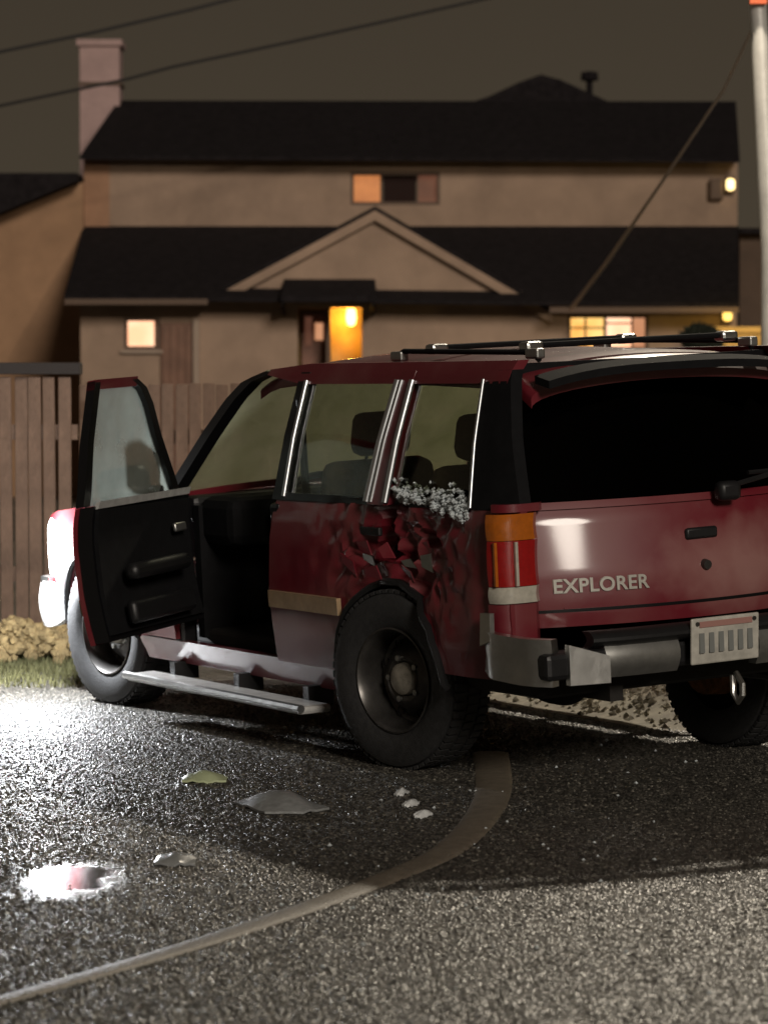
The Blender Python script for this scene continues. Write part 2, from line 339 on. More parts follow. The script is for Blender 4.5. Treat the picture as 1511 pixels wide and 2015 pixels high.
for s in (1, -1):
    # quarter panel, rear door lower, fender
    side(cst(-.86), cst(.09), arch(0, .46), BELT, 44, 26, s, 'quarter_panel', PAINT, car)
    rd = side(cst(.10), cst(.985), arch(0, .40), BELT, 34, 22, s, 'rear_door', PAINT, car)
    hb = MB(RO).box((.20, s * (sy(.2, .98) + .012 - (dmg(.2, .98) if s > 0 else 0)), .98), (.16, .02, .035)); hb.build('door_handle', BLACK, rd, bevel=.006)
    side(cst(1.985), cst(3.70), arch(2.83, .42), BELT, 44, 16, s, 'front_fender', PAINT, car)
    # rocker and side step
    MB(RO).sheet([[(lerp(.42, 2.42, i / 20), s * (.80 + .05 * j / 3), .30 + .11 * j / 3) for j in range(4)] for i in range(21)], (0, -s * .05, 0)).build('rocker_panel', PAINT, car, True)
    st = MB(RO).box((1.42, s * .915, .235), (1.72, .15, .035)); sb = st.build('side_step', STEPM, car, bevel=.014)
    for bx in (.75, 1.4, 2.05): MB(RO).box((bx, s * .80, .27), (.05, .12, .08)).build('step_bracket', BLACK, sb)
    MB(RO).tube([(.55, s * .99, .245), (2.29, s * .99, .245)], .018).build('step_trim', CHROME, sb, True)
    # mouldings
    side(cst(.36), cst(.97), .635, .705, 14, 3, s, 'side_moulding', GOLD, rd, .016, .02, False)
    side(cst(2.02), cst(2.38), .63, .70, 8, 3, s, 'side_moulding', GOLD, car, .016, .02, False)
    # arch lips
    for cx in (0, 2.83):
        lip = []
        for k in range(25):
            a = math.pi * (k / 24) * 1.0; X = cx - math.cos(a) * ARR; Z = .36 + math.sin(a) * ARR
            y = sy(X, Z) + .008 - (dmg(X, Z) if s > 0 else 0)
            lip.append((X, s * y, max(Z, .40)))
        MB(RO).tube(lip, .017, 6).build('wheel_arch_lip', BLACK, car, True)
    # pillars + door frames
    side(lin(.93, .95), lin(1.03, 1.03), 1.085, 1.615, 3, 10, s, 'centre_pillar', TRIM, car, .002, .05, False)
    side(lin(.06, .05), lin(.20, .15), 1.09, 1.615, 4, 12, s, 'rear_pillar', PAINT, car, .004, .05, False)
    side(lin(-.86, -.66), lin(-.60, -.50), 1.095, 1.615, 6, 12, s, 'corner_pillar', DARKIN, car, .0, .05, False)
    apf = lambda v: interp(v, [(0, 2.03), (.78, 1.60), (.92, 1.48), (1, 1.30)])
    side(apf, lambda v: apf(v) + .09, lambda x: 1.065, lambda x: 1.62, 5, 24, s, 'windscreen_pillar', TRIM, car, .0, .06, False)
    side(cst(-.66), cst(1.34), lambda x: interp(x, [(1.0, 1.565), (1.34, 1.605)]), lambda x: interp(x, [(1.0, 1.65), (1.34, 1.628)]), 40, 4, s, 'roof_rail_panel', PAINT, car, .0, .05, False)
    side(cst(-.58), cst(1.02), 1.085, 1.115, 30, 2, s, 'window_seal', TRIM, car, .006, .03, True)
    # windows
    side(lin(.19, .15), lin(.935, .955), 1.11, 1.57, 12, 10, s, 'rear_door_window', WIN if s > 0 else FOG, car, -.012, .005, False)
    if s > 0:
        side(lin(-.60, -.50), lin(.06, .05), lambda x: 1.16 + .05 * noise.noise(Vector((x * 9, 0, 5))), 1.57, 26, 10, s, 'quarter_window', QTINT, car, -.012, .005, False)
    else:
        side(lin(-.60, -.50), lin(.06, .05), 1.11, 1.57, 12, 10, s, 'quarter_window', FOG, car, -.012, .005, False)
    # inner trim
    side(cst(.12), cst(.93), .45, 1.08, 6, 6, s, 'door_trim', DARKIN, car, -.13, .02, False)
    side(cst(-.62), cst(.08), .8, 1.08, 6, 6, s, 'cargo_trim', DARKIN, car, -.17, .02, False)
    # roof rack rail
    rk = MB(RO).tube([(-.62, s * .50, 1.645), (-.57, s * .50, 1.675), (.42, s * .50, 1.69), (.50, s * .50, 1.665)], .011).build('roof_rack_rail', DARKIN, car, True)
    for rx in (-.59, .46): MB(RO).box((rx, s * .50, 1.67), (.09, .04, .04)).build('rack_foot', SILVER, rk, bevel=.008)

rf = side(cst(1.0), cst(1.975), .42, BELT, 18, 12, -1, 'passenger_door', PAINT, car)
side(lin(1.03, 1.03), lambda v: interp(v, [(0, 2.02), (.78, 1.59), (.92, 1.47), (1, 1.30)]), lambda x: 1.085, lambda x: 1.60, 10, 20, -1, 'passenger_window', FOG, rf, -.012, .005, False)
for x0, x1, rr in ((.925, .945, .011), (.205, .16, .016), (.17, .13, .010), (.055, .045, .014), (-.60, -.50, .008)):  # bright tubes added along the pillars to catch streak highlights
    MB(RO).tube([(lerp(x0, x1, t), sy(lerp(x0, x1, t), lerp(1.1, 1.58, t)) + .006, lerp(1.1, 1.58, t)) for t in [k / 8 for k in range(9)]], rr, 10).build('highlight_tube', CHROME2, car, True)
# roof, hood, windscreen
RX = [(-.74, 1.57), (-.66, 1.62), (-.45, 1.645), (.4, 1.67), (1.0, 1.667), (1.30, 1.65), (1.46, 1.62), (1.50, 1.60)]
def roofrow(x):
    z0 = interp(x, RX); hw = .62
    return [(x, hw * math.sin(R(a)) , z0 - .085 + .10 * math.cos(R(a * .9))) for a in [-90 + 180 * k / 24 for k in range(25)]]
MB(RO).sheet([roofrow(lerp(-.74, 1.50, i / 24)) for i in range(25)], (0, 0, -.035)).build('roof', PAINT, car, True)
for rx, hw in ((-.50, .48), (.22, .48)):
    cb = MB(RO).tube([(rx, -hw, 1.70), (rx, hw, 1.70)], .012).build('rack_crossbar', DARKIN, car, True)
    for s in (1, -1): MB(RO).box((rx, s * (hw - .02), 1.695), (.07, .08, .042)).build('crossbar_clamp', CHROME, cb, bevel=.014)
MB(RO).sheet([[(lerp(2.08, 3.62, i / 14) + .06 * (1 - (y / .8) ** 2), y * (1 - .12 * (i / 14) ** 2), lerp(1.07, .93, (i / 14) ** 1.6) + .035 * (1 - (y / .8) ** 2)) for y in [-.78 + 1.56 * k / 14 for k in range(15)]] for i in range(15)], (0, 0, -.03)).build('bonnet', PAINT, car, True)
MB(RO).sheet([[(interp(t, [(0, 2.12), (.78, 1.69), (.92, 1.57), (1, 1.39)]) + .10 * (1 - u * u), u * lerp(.77, .64, t), lerp(1.08, 1.625, t)) for u in [-1 + k / 6 for k in range(13)]] for t in [k / 14 for k in range(15)]], (0, 0, -.006)).build('windscreen', FOG, car, True)
MB(RO).box((2.1, 0, 1.0), (.25, 1.5, .12)).build('cowl', BLACK, car, bevel=.03)
# front end
MB(RO).box((3.66, 0, .74), (.08, 1.16, .20)).build('grille', BLACK, car, bevel=.02)
MB(RO).sheet([[(3.80 - .22 * (u ** 4) , u * .84, lerp(.38, .62, t)) for u in [-1 + k / 10 for k in range(21)]] for t in (0, .3, .7, 1)], (-.1, 0, 0)).build('front_bumper', CHROME, car, True)
for s in (1, -1):
    MB(RO).sheet([[(3.74 - .42 * (u ** 1.7), s * (.50 + .37 * u ** .8 + (.03 if s > 0 else 0)), lerp(.765 - .155 * (1 - .55 * u ** 5), .765 + .155 * (1 - .75 * u ** 4), t)) for u in [k / 14 for k in range(15)]] for t in (0, .25, .5, .75, 1)], (-.05, -s * .03, 0)).build('headlight', HEADL if s > 0 else CLEARL, car, True)
for s in (1, -1):
    MB(RO).sheet([[(3.25 + .36 * t, s * (.875 - .05 * t * t + .02 * math.sin(math.pi * k) - .03 * (1 - t) ** 4), lerp(.37 + .07 * (1 - t) ** 3, .60 - .05 * (1 - t) ** 2, k)) for k in [h / 6 for h in range(7)]] for t in [q / 10 for q in range(11)]], (0, -s * .04, 0)).build('bumper_wrap', STEPM, car, True)
# floor, underbody, axle
MB(RO).box((1.4, 0, .42), (4.0, 1.45, .08)).build('floor_pan', UNDER, car, bevel=.02)
MB(RO).box((-.62, .1, .45), (.55, 1.3, .14)).build('fuel_tank', UNDER, car, bevel=.05)
ax = MB().tube([(0, -.66, .35), (-.03, .62, .36)], .045, 10).build('rear_axle', UNDER, car, True)
MB().lathe([(-.13, .02), (-.12, .09), (-.04, .14), (.06, .14), (.12, .08), (.14, .02)], (1, 0, 0), (-.02, .1, .355), 20).build('differential', UNDER, ax, True)
MB(RO).tube([(2.0, -.35, .33), (.3, -.4, .34), (-.9, -.45, .36)], .03, 8).build('exhaust_pipe', STEEL, car, True)
MB(RO).box((-.4, .43, .40), (1.1, .06, .09)).build('frame_rail', UNDER, car); MB(RO).box((-.4, -.43, .40), (1.1, .06, .09)).build('frame_rail', UNDER, car)
# front hinge pillar inside, firewall, dash, seats, wheel
MB(RO).box((2.02, .80, .72), (.10, .09, .66)).build('hinge_pillar', TRIM, car, bevel=.02)
MB(RO).box((.985, .80, .74), (.09, .10, .66)).build('lock_pillar', TRIM, car, bevel=.02)
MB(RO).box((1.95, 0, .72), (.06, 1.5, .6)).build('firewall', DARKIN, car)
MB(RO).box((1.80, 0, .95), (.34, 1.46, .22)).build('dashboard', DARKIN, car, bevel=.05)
sw = MB(RO); u = Vector((-.45, 0, .9)).normalized(); v_ = Vector((0, 1, 0))
sw.tube([Vector((1.52, .38, .98)) + (u * math.cos(a) + v_ * math.sin(a)) * .19 for a in [2 * math.pi * k / 28 for k in range(29)]], .015, 8, False)
swo = sw.build('steering_wheel', BLACK, car, True); MB(RO).tube([(1.54, .38, .98), (1.75, .38, .86)], .035, 10).build('steering_column', BLACK, swo, True)
def seat(x, y, wd, hr=True):
    b = MB(RO).box((x, y, .62), (.52, wd, .17)).build('seat_cushion', SEATM, car, True, .06)
    rot = Matrix.Rotation(R(-16), 3, 'Y')
    MB(RO).box((x - .31, y, .92), (.15, wd, .64), rot).build('seat_backrest', SEATM, car, True, .06)
    if hr:
        for hy in ([y] if wd < .8 else [y - .4, y + .4]):
            h = MB(RO).box((x - .42, hy, 1.34), (.11, .27, .19), rot).build('headrest', SEATM, car, True, .045)
            for q in (-.06, .06): MB(RO).tube([(x - .36, hy + q, 1.18), (x - .41, hy + q, 1.28)], .007, 6).build('headrest_post', SILVER, h)
seat(1.28, .38, .52); seat(1.28, -.38, .52); seat(.38, 0, 1.25)
# interior mirror and belt
MB(RO).tube([(.98, .70, 1.50), (1.0, .68, 1.0), (1.02, .66, .6)], .018, 6).build('seat_belt', BLACK, car)

# open driver door, hinged at the front
HX, HY = 1.985, .83
OPEN = R(51)
DO = RO @ Matrix.Translation((HX, HY, 1.0)) @ Matrix.Rotation(-OPEN, 4, 'Z') @ Matrix.Rotation(R(-8), 4, 'X') @ Matrix.Translation((-HX, -HY, -1.0))   # hanging slightly twisted on its hinges
# outer skin, inner trim, frame, glass
dr = side(cst(1.03), cst(1.98), .50, BELT, 18, 14, 1, 'driver_door', PAINT, car, 0, .022, False, DO)
side(cst(1.034), cst(1.976), .504, lambda x: BELT(x) - .004, 18, 10, 1, 'door_shell', TRIM, dr, -.023, .068, False, DO)
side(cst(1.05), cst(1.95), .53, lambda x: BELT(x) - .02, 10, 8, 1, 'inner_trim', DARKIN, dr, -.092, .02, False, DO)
MB(DO).box((1.45, .70, .78), (.55, .07, .07)).build('armrest', BLACK, dr, True, .025)
MB(DO).box((1.45, .715, .61), (.6, .05, .10)).build('door_pocket', BLACK, dr, True, .02)
MB(DO).box((1.78, .728, .93), (.11, .02, .04)).build('inner_handle', SILVER, dr, True, .008)
side(lin(1.03, 1.03), lin(1.09, 1.08), 1.085, 1.60, 2, 10, 1, 'window_frame', TRIM, dr, 0, .04, False, DO)
dff = lambda v: interp(v, [(0, 1.92), (.78, 1.56), (.92, 1.47), (1, 1.36)])
side(dff, lambda v: dff(v) + .06, lambda x: 1.075, lambda x: 1.60, 2, 24, 1, 'window_frame', TRIM, dr, 0, .04, False, DO)
side(cst(1.03), cst(1.43), 1.565, 1.605, 6, 2, 1, 'window_frame', PAINT, dr, .001, .04, False, DO)
side(lin(1.09, 1.08), dff, lambda x: 1.08, lambda x: 1.59, 10, 24, 1, 'door_window', DFOG, dr, -.015, .005, False, DO)
side(cst(1.05), cst(1.95), 1.068, 1.098, 10, 2, 1, 'window_sill_strip', STEPM, dr, -.085, .02, False, DO)
side(cst(1.05), cst(1.95), .63, .70, 12, 3, 1, 'side_moulding', GOLD, dr, .016, .02, False, DO)
mi = MB(DO).box((1.80, .97, 1.15), (.13, .22, .17)).build('wing_mirror', BLACK, dr, True, .035)
MB(DO).box((1.732, .975, 1.15), (.006, .18, .13)).build('mirror_glass', SILVER, mi)
MB(DO).tube([(1.82, .80, 1.10), (1.80, .90, 1.12)], .025).build('mirror_arm', BLACK, mi)
for hz in (.58, .92): MB(RO).tube([(HX + .01, HY - .01, hz), (HX + .01, HY - .01, hz + .09)], .022).build('hinge', BLACK, dr)

# tailgate: curved painted lower panel and dark glass
def rx_(y, z):
    b = interp(z, [(.60, -.99), (.74, -1.005), (.83, -1.002), (1.045, -.957), (1.10, -.935), (1.60, -.70)])
    return b + .20 * (abs(y) / .75) ** 2.0
def rear(y0, y1, z0, z1, ny, nz, name, m, parent, off=0., th=.02, hw=None):
    rows = []
    for i in range(ny + 1):
        r = []
        for j in range(nz + 1):
            z = lerp(z0, z1, j / nz); y = lerp(y0, y1, i / ny) * (hw(z) if hw else 1); r.append((rx_(y, z) - off, y, z))
        rows.append(r)
    return MB(RO).sheet(rows, (th, 0, 0)).build(name, m, parent, True)
DUSTY = PAINT.copy(); DUSTY.name = 'red_paint_road_film'; n = DUSTY.node_tree; b = n.nodes['Principled BSDF']; src = b.inputs['Base Color'].links[0].from_socket
t = n.nodes.new('ShaderNodeTexCoord'); sb = n.nodes.new('ShaderNodeVectorMath'); sb.operation = 'SUBTRACT'; sb.inputs[1].default_value = (-1, -.12, .83); ml = n.nodes.new('ShaderNodeVectorMath'); ml.operation = 'MULTIPLY'; ml.inputs[1].default_value = (0, 2.4, 5.5); ln = n.nodes.new('ShaderNodeVectorMath'); ln.operation = 'LENGTH'
nz_ = n.nodes.new('ShaderNodeTexNoise'); nz_.inputs['Scale'].default_value = 9; nz_.inputs['Detail'].default_value = 6; ad = n.nodes.new('ShaderNodeMath'); ad.operation = 'ADD'; mr = n.nodes.new('ShaderNodeMapRange'); mr.inputs[1].default_value = .7; mr.inputs[2].default_value = 1.7; mr.inputs[3].default_value = .55; mr.inputs[4].default_value = 0
mxx = n.nodes.new('ShaderNodeMix'); mxx.data_type = 'RGBA'; mxx.inputs[7].default_value = (.46, .27, .24, 1)
for a, b2 in ((t.outputs['Object'], sb.inputs[0]), (sb.outputs[0], ml.inputs[0]), (ml.outputs[0], ln.inputs[0]), (ln.outputs['Value'], ad.inputs[0]), (t.outputs['Object'], nz_.inputs[0]), (nz_.outputs[0], ad.inputs[1]), (ad.outputs[0], mr.inputs[0]), (mr.outputs[0], mxx.inputs[0]), (src, mxx.inputs[6]), (mxx.outputs[2], b.inputs['Base Color'])): n.links.new(a, b2)
tg = rear(-.712, .712, .645, 1.085, 40, 22, 'tailgate', DUSTY, car)
rear(-.70, .70, .70, .712, 30, 2, 'tailgate_crease', TRIM, tg, .002, .01)
rear(-.74, .74, 1.085, 1.112, 30, 2, 'tailgate_top_edge', SILVER if False else PAINT, tg, .012, .03)
gh = lambda z: interp(z, [(1.09, 1.0), (1.60, .84)])
rear(-.70, .70, 1.11, 1.55, 24, 12, 'rear_window', TINT, car, .004, .006, gh)
for s in (1, -1): rear(s * .70, s * .78, 1.11, 1.60, 3, 12, 'rear_window_pillar', DARKIN, car, 0, .05, gh)
rear(-.72, .72, 1.55, 1.635, 20, 3, 'rear_header', DARKIN, car, 0, .05, gh)
MB(RO).sheet([[(-.74 - .10 * t, y, 1.635 - .02 * t - .05 * (abs(y) / .62) ** 3) for y in [-.60 + 1.2 * k / 16 for k in range(17)]] for t in (0, .5, 1)], (0, 0, -.03)).build('roof_spoiler', DARKIN, car, True)
# dark cargo lining behind the glass
MB(RO).box((-.50, 0, .74), (.75, 1.2, .06)).build('cargo_floor', DARKIN, car)
MB(RO).sheet([[(-.18, y, lerp(.75, 1.22, t)) for y in (-.62, 0, .62)] for t in (0, 1)], (-.04, 0, 0)).build('cargo_net_wall', DARKIN, car)
# handle recess, lock, wiper
MB(RO).box((rx_(.03, .96) - .004, .035, .962), (.02, .145, .045)).build('tailgate_handle', BLACK, tg, True, .016)
MB(RO).lathe([(-.012, .001), (-.012, .018), (.01, .022)], (1, 0, 0), (rx_(.03, .84) - .004, .035, .842), 16).build('lock_cylinder', STEEL, tg, True)
wp = MB(RO).box((-1.0, -.08, 1.115), (.06, .10, .075)).build('wiper_motor', BLACK, car, True, .02)
MB(RO).tube([(-1.0, -.08, 1.13), (-.985, -.3, 1.165), (-.95, -.55, 1.17)], .011, 6).build('wiper_arm', BLACK, wp)
MB(RO).tube([(-.97, -.2, 1.175), (-.945, -.62, 1.18)], .009, 6).build('wiper_blade', BLACK, wp)
# chrome letters
tx = bpy.data.curves.new('badge_text', 'FONT'); tx.body = 'EXPLORER'; tx.size = .073; tx.extrude = .004; tx.offset = .0016; tx.space_character = 1.06
to = bpy.data.objects.new('badge_text', tx); C.objects.link(to)
bpy.context.view_layer.update()
me = bpy.data.meshes.new_from_object(to.evaluated_get(bpy.context.evaluated_depsgraph_get())); bpy.data.objects.remove(to)
zb, yb = .775, .64
for v in me.vertices:
    y = yb - v.co.x * .98; z = zb + v.co.y; v.co = RO @ Vector((rx_(y, z) - .004 - v.co.z, y, z))
me.materials.append(mat('bright_badge', (.62, .60, .54), .3, .3)); bo = bpy.data.objects.new('badge', me); C.objects.link(bo); bo.parent = tg
# tail lamps wrapping the corner
LP = [(-.78, .873), (-.82, .866), (-.848, .845), (-.862, .80), (-.864, .75), (-.860, .712)]
for s in (1, -1):
    tl = None
    for nm, z0, z1, m, o in (('tail_light', .815, .985, REDL, 0), ('amber_lens', .987, 1.085, AMBER, .0), ('reversing_lens', .752, .813, CLEARL, 0)):
        ob = MB(RO).sheet([[(x - .012, s * (y + .006 - (.5 - t) ** 2 * .02), lerp(z0, z1, t)) for t in (0, .25, .5, .75, 1)] for x, y in LP], (.03, -s * .03, 0)).build(nm, m, tl or car, True)
        tl = tl or ob
    for q in (1, 3): MB(RO).box((LP[q][0] - .02, s * (LP[q][1] + .004), .90), (.012, .012, .165)).build('lens_rib', AMBER if q == 1 else CLEARL, tl)
    MB(RO).sheet([[(x, s * y, z) for z in (.55, .65, .75)] for x, y in LP], (.03, -s * .03, 0)).build('lamp_lower_panel', PAINT, car, True)
    MB(RO).sheet([[(x, s * (y - .03), z) for z in (1.09, 1.12)] for x, y in LP], (.03, -s * .03, 0)).build('corner_cap', PAINT, car, True)
# rear bumper
def bump_row(u):
    a = abs(u); y = u * .86; x = -1.13 + .20 * a ** 5
    return x, y
def bump(u0, u1, z0, z1, name, m, parent, off=0., n=14):
    rows = []
    for i in range(n + 1):
        x, y = bump_row(lerp(u0, u1, i / n)); rows.append([(x - off - .03 * math.sin(math.pi * t), y, lerp(z0, z1, t)) for t in (0, .2, .4, .6, .8, 1)])
    return MB(RO).sheet(rows, (.05, 0, 0)).build(name, m, parent, True)
rb = bump(-1, -.10, .46, .62, 'rear_bumper', SILVER, car)
bump(.32, .68, .47, .61, 'bumper_face', SILVER, rb)
bump(-1.0, .74, .585, .645, 'step_pad', BLACK, rb, .012)
MB(RO).sheet([[(lerp(-1.09, -.55, t) - .05 * math.sin(t * 3), .80 + .12 * math.sin(math.pi * min(1, t * 1.1)) + .02 * noise.noise(Vector((t * 4, k, 0))), lerp(.50 - .045 * (1 - t), .67 - .04 * (1 - t), k)) for k in (0, .25, .5, .75, 1)] for t in [q / 10 for q in range(11)]], (.02, -.04, 0)).build('bumper_corner', CHROME, rb, True)
MB(RO).sheet([[(-1.135 - .04 * t, lerp(.75, .60, t), lerp(.46, .61 - .05 * t, k)) for k in (0, .5, 1)] for t in (0, .5, 1)], (.03, 0, 0)).build('bent_bumper_end', CHROME, rb, True)
MB(RO).box((-1.06, .14, .53), (.12, 1.4, .10)).build('bumper_beam', BLACK, rb, bevel=.02)
pl = MB(RO).box((-1.175, .085, .575), (.012, .31, .175), Matrix.Rotation(R(-4), 3, 'Y')).build('licence_plate', mat('plate_white', (.55, .53, .47), .45, 0, .2, 20), car, bevel=.006)
PLR = mat('plate_red', (.42, .22, .19), .5); PLD = mat('plate_grey', (.22, .23, .22), .5)
MB(RO).box((-1.186, .085, .638), (.006, .24, .022)).build('plate_band', PLR, pl)
for q in range(6):
    MB(RO).box((-1.1835, .195 - q * .044, .568), (.006, .022, .075)).build('plate_mark', PLD, pl)
for q in (.215, -.045): MB(RO).lathe([(-.004, .001), (-.004, .008), (.004, .008)], (1, 0, 0), (-1.188, q, .642), 10).build('plate_screw', STEEL, pl)
MB(RO).tube([(-1.16, .03, .44), (-1.20, .03, .40), (-1.20, .03, .36), (-1.17, .03, .33), (-1.14, .03, .36), (-1.14, .03, .43)], .012, 8).build('tow_hook', CHROME, rb, True)

# wheels
def wheel(cx, cy, cz, yaw, camber, sgn):
    X = Matrix.Translation((cx, cy, cz)) @ Matrix.Rotation(yaw, 4, 'Z') @ Matrix.Rotation(camber, 4, 'X')
    a = (0, sgn, 0); rr = .355
    ty = MB(X).lathe([(-.085, .205), (-.105, .25), (-.112, .31), (-.10, .342), (-.06, rr), (.06, rr), (.10, .342), (.113, .31), (.108, .25), (.088, .208), (.07, .20)], a, (0, 0, 0), 56)
    t = ty.build('wheel', RUB, car, True)
    tr = MB(X)
    for k in range(60):                      # tread blocks
        an = 2 * math.pi * k / 60
        for q, yy in enumerate((-.066, 0, .066)):
            an2 = an + q * .05; rot = Matrix.Rotation(-an2, 3, 'Y')
            tr.box((math.sin(an2 + math.pi / 2) * rr, yy, math.cos(an2 + math.pi / 2) * rr), (.014, .05, .026), Matrix.Rotation(an2, 3, 'Y'))
    tag(tr.build('tread_blocks', RUB, t), kind='stuff')
    MB(X).lathe([(.085, .207), (.098, .212), (.10, .205), (.085, .195), (.05, .188), (-.02, .18), (-.03, .165), (.02, .12), (.035, .09), (.03, .07), (-.06, .06)], a, (0, 0, 0), 48).build('rim', STEEL, t, True)
    MB(X).lathe([(.02, .068), (.05, .062), (.065, .04), (.068, .001)], a, (0, 0, 0), 24).build('hub_cap', mat('hub_grey', (.40, .37, .31), .4, .3, .3, 30), t, True)
    for k in range(5):
        b = 2 * math.pi * k / 5; MB(X).lathe([(.02, .012), (.045, .012), (.047, .001)], a, (math.cos(b) * .085, 0, math.sin(b) * .085), 8).build('lug_nut', SILVER, t)
    MB(X).lathe([(-.16, .02), (-.155, .135), (-.06, .14), (-.05, .02)], a, (0, 0, 0), 24).build('brake_drum', RUST, t, True)
    for k in range(8):
        b = 2 * math.pi * (k + .5) / 8; MB(X).lathe([(.001, .018), (.008, .018)], a, (math.cos(b) * .145, .0, math.sin(b) * .145), 8).build('vent_hole', TRIM, t)
wheel(0, .80, .357, R(13), R(-3), 1)
wheel(2.83, .765, .357, R(8), R(-2), 1)
wheel(0, -.765, .357, R(4), 0, -1)
wheel(2.83, -.765, .357, R(8), 0, -1)

# crumbled safety glass left along the quarter window
def shards():
    x = random.uniform(-.58, .06); z = 1.10 + abs(random.gauss(0, .035)) * (1 if random.random() < .8 else .3) - max(0, -x - .1) * random.uniform(0, .12)
    return RO @ Vector((x, sy(x, z) - dmg(x, z) + random.uniform(-.005, .022), z)), random.uniform(.005, .016)
sh = stones('shattered_glass', 700, shards, SHARD); sh.parent = car; tag(sh, kind='stuff')
# torn metal flaps above the arch
for k in range(9):
    x = -.32 + k * .075; z = .84 + .05 * math.sin(k * 2.1); y = sy(x, z) - dmg(x, z) + .02
    a = Vector((x, y, z)); f = MB(RO); d = Vector((random.uniform(.03, .08), random.uniform(.01, .04), random.uniform(-.03, .06))); e = Vector((random.uniform(-.03, .03), .02, random.uniform(.04, .08)))
    f.prism([a, a + d, a + d + e * .6, a + e], (0, -.006, 0)).build('torn_panel_edge', PAINT if k % 3 else CHROME, car)
# hanging rear-corner bracket of the bumper
MB(RO).prism([(-.83, .90, .72), (-.78, .91, .72), (-.80, .93, .60), (-.86, .92, .62)], (0, -.02, 0)).build('bent_bracket', CHROME, car)

# added point light, set outboard of the headlamp to light tyre and sill
lp = RO @ Vector((3.33, 1.04, .73))
hl = light('headlight_side_fill', 'POINT', lp, 170, (.93, .96, 1.0), .05, car)

# ------------------------------------------------------------------ hose, debris
def ribbon(pts, wd, th, name, m, crown=.0):
    pts = [Vector(p) for p in pts]; fine = []
    for i in range(len(pts) - 1):
        p0, p1, p2, p3 = pts[max(i - 1, 0)], pts[i], pts[i + 1], pts[min(i + 2, len(pts) - 1)]
        for k in range(10):
            t = k / 10; fine.append(.5 * ((2 * p1) + (-p0 + p2) * t + (2 * p0 - 5 * p1 + 4 * p2 - p3) * t * t + (-p0 + 3 * p1 - 3 * p2 + p3) * t ** 3))
    fine.append(pts[-1]); rows = []
    for i, p in enumerate(fine):
        d = fine[min(i + 1, len(fine) - 1)] - fine[max(i - 1, 0)]; n_ = Vector((-d.y, d.x, 0)).normalized()
        ww = wd[0] + (wd[1] - wd[0]) * i / len(fine)
        rows.append([p + n_ * ww * c + Vector((0, 0, th * math.sqrt(max(0, 1 - (2 * c) ** 2)) + .003)) for c in (-.5, -.45, -.3, 0, .3, .45, .5)])
    return MB().grid(rows).build(name, m, None, True)
hz_ = [G(965, 1485), G(972, 1550), G(950, 1610), G(880, 1680), G(760, 1735), G(600, 1795), G(400, 1862), G(190, 1925), G(-40, 1990)]
tag(ribbon(hz_, (.15, .07), .008, 'flat_hose', mat('tan_canvas', (.20, .17, .13), .5, 0, .25, 20, .2, 120)), 'flat tan hose curving across the road from the rear wheel', 'hose')

def debris(name, px, py, w_, d_, h_, m, label, rz=0., group=None):
    p = G(px, py); s = MB(Matrix.Translation(p) @ Matrix.Rotation(rz, 4, 'Z')); rows = []
    for i in range(9):
        rows.append([(lerp(-w_ / 2, w_ / 2, i / 8), lerp(-d_ / 2, d_ / 2, j / 6) * (1 - .25 * abs(i - 4) / 4), .012 + h_ * math.sin(math.pi * i / 8) * math.sin(math.pi * j / 6) + .01 * noise.noise(Vector((i * .7, j * .8, px)))) for j in range(7)])
    return tag(s.sheet(rows, (0, 0, -.008)).build(name, m, None, True), label, 'debris', group)
debris('trim_fragment', 402, 1540, .17, .16, .03, mat('pale_lime_plastic', (.55, .62, .38), .35, coat=.3), 'pale yellow-green plastic fragment lying on the wet road')
debris('panel_fragment', 550, 1592, .25, .42, .05, mat('grey_plastic', (.30, .31, .31), .3, 0, .3, 20, coat=.4), 'larger grey plastic panel fragment on the wet road', R(25))
debris('panel_fragment', 345, 1702, .13, .2, .02, MATS['grey_plastic'], 'small flat grey plastic fragment beside the puddle')
for i, (px, py) in enumerate(((832, 1612), (808, 1590), (790, 1568))):
    debris('glass_fragment', px, py, .035, .10, .015, mat('clear_shard', (.8, .82, .82), .1, 0, spec=1.0), 'bright clear lamp-glass fragment lying below the rear wheel', R(-35 + i * 8), 'bright lamp-glass fragments below the rear wheel')
def crumbs():
    px = random.uniform(120, 1400); py = random.uniform(1420, 1800) if random.random() < .8 else random.uniform(1750, 1990); p = G(px, py)
    r = random.uniform(.004, .009); return p + Vector((0, 0, r * .7)), r
tag(stones('glass_crumbs', 160, crumbs, SHARD), 'tiny glass crumbs scattered over the wet road', 'glass crumbs', kind='stuff')

# chippings pressed into the road surface, as far as they can be told apart
import numpy as np
rng = np.random.default_rng(3); N = 150000
d_ = 6.9 + (15.5 - 6.9) * rng.random(N) ** 1.25; xs = (rng.random(N) - .5) * (d_ * .275 + .2); r_ = rng.uniform(.0028, .0075, N) * (1 + .25 * rng.random(N)); an = rng.random(N) * 6.283
pc = G(140, 1735); keep = np.hypot((xs - pc.x) * 4.6, (d_ - pc.y) * 2.0) > .62 + .3 * rng.random(N)
d_, xs, r_, an = d_[keep], xs[keep], r_[keep], an[keep]; N = len(d_)
V = np.empty((N, 5, 3))
for q in range(4):
    a = an + q * math.pi / 2 + rng.uniform(-.4, .4, N); rr = r_ * rng.uniform(.8, 1.3, N)
    V[:, q, 0] = xs + np.cos(a) * rr; V[:, q, 1] = d_ + np.sin(a) * rr; V[:, q, 2] = rng.uniform(.0, .35, N) * r_ + .0005
V[:, 4, 0] = xs + rng.uniform(-.4, .4, N) * r_; V[:, 4, 1] = d_ + rng.uniform(-.4, .4, N) * r_; V[:, 4, 2] = r_ * rng.uniform(.45, 1.1, N)
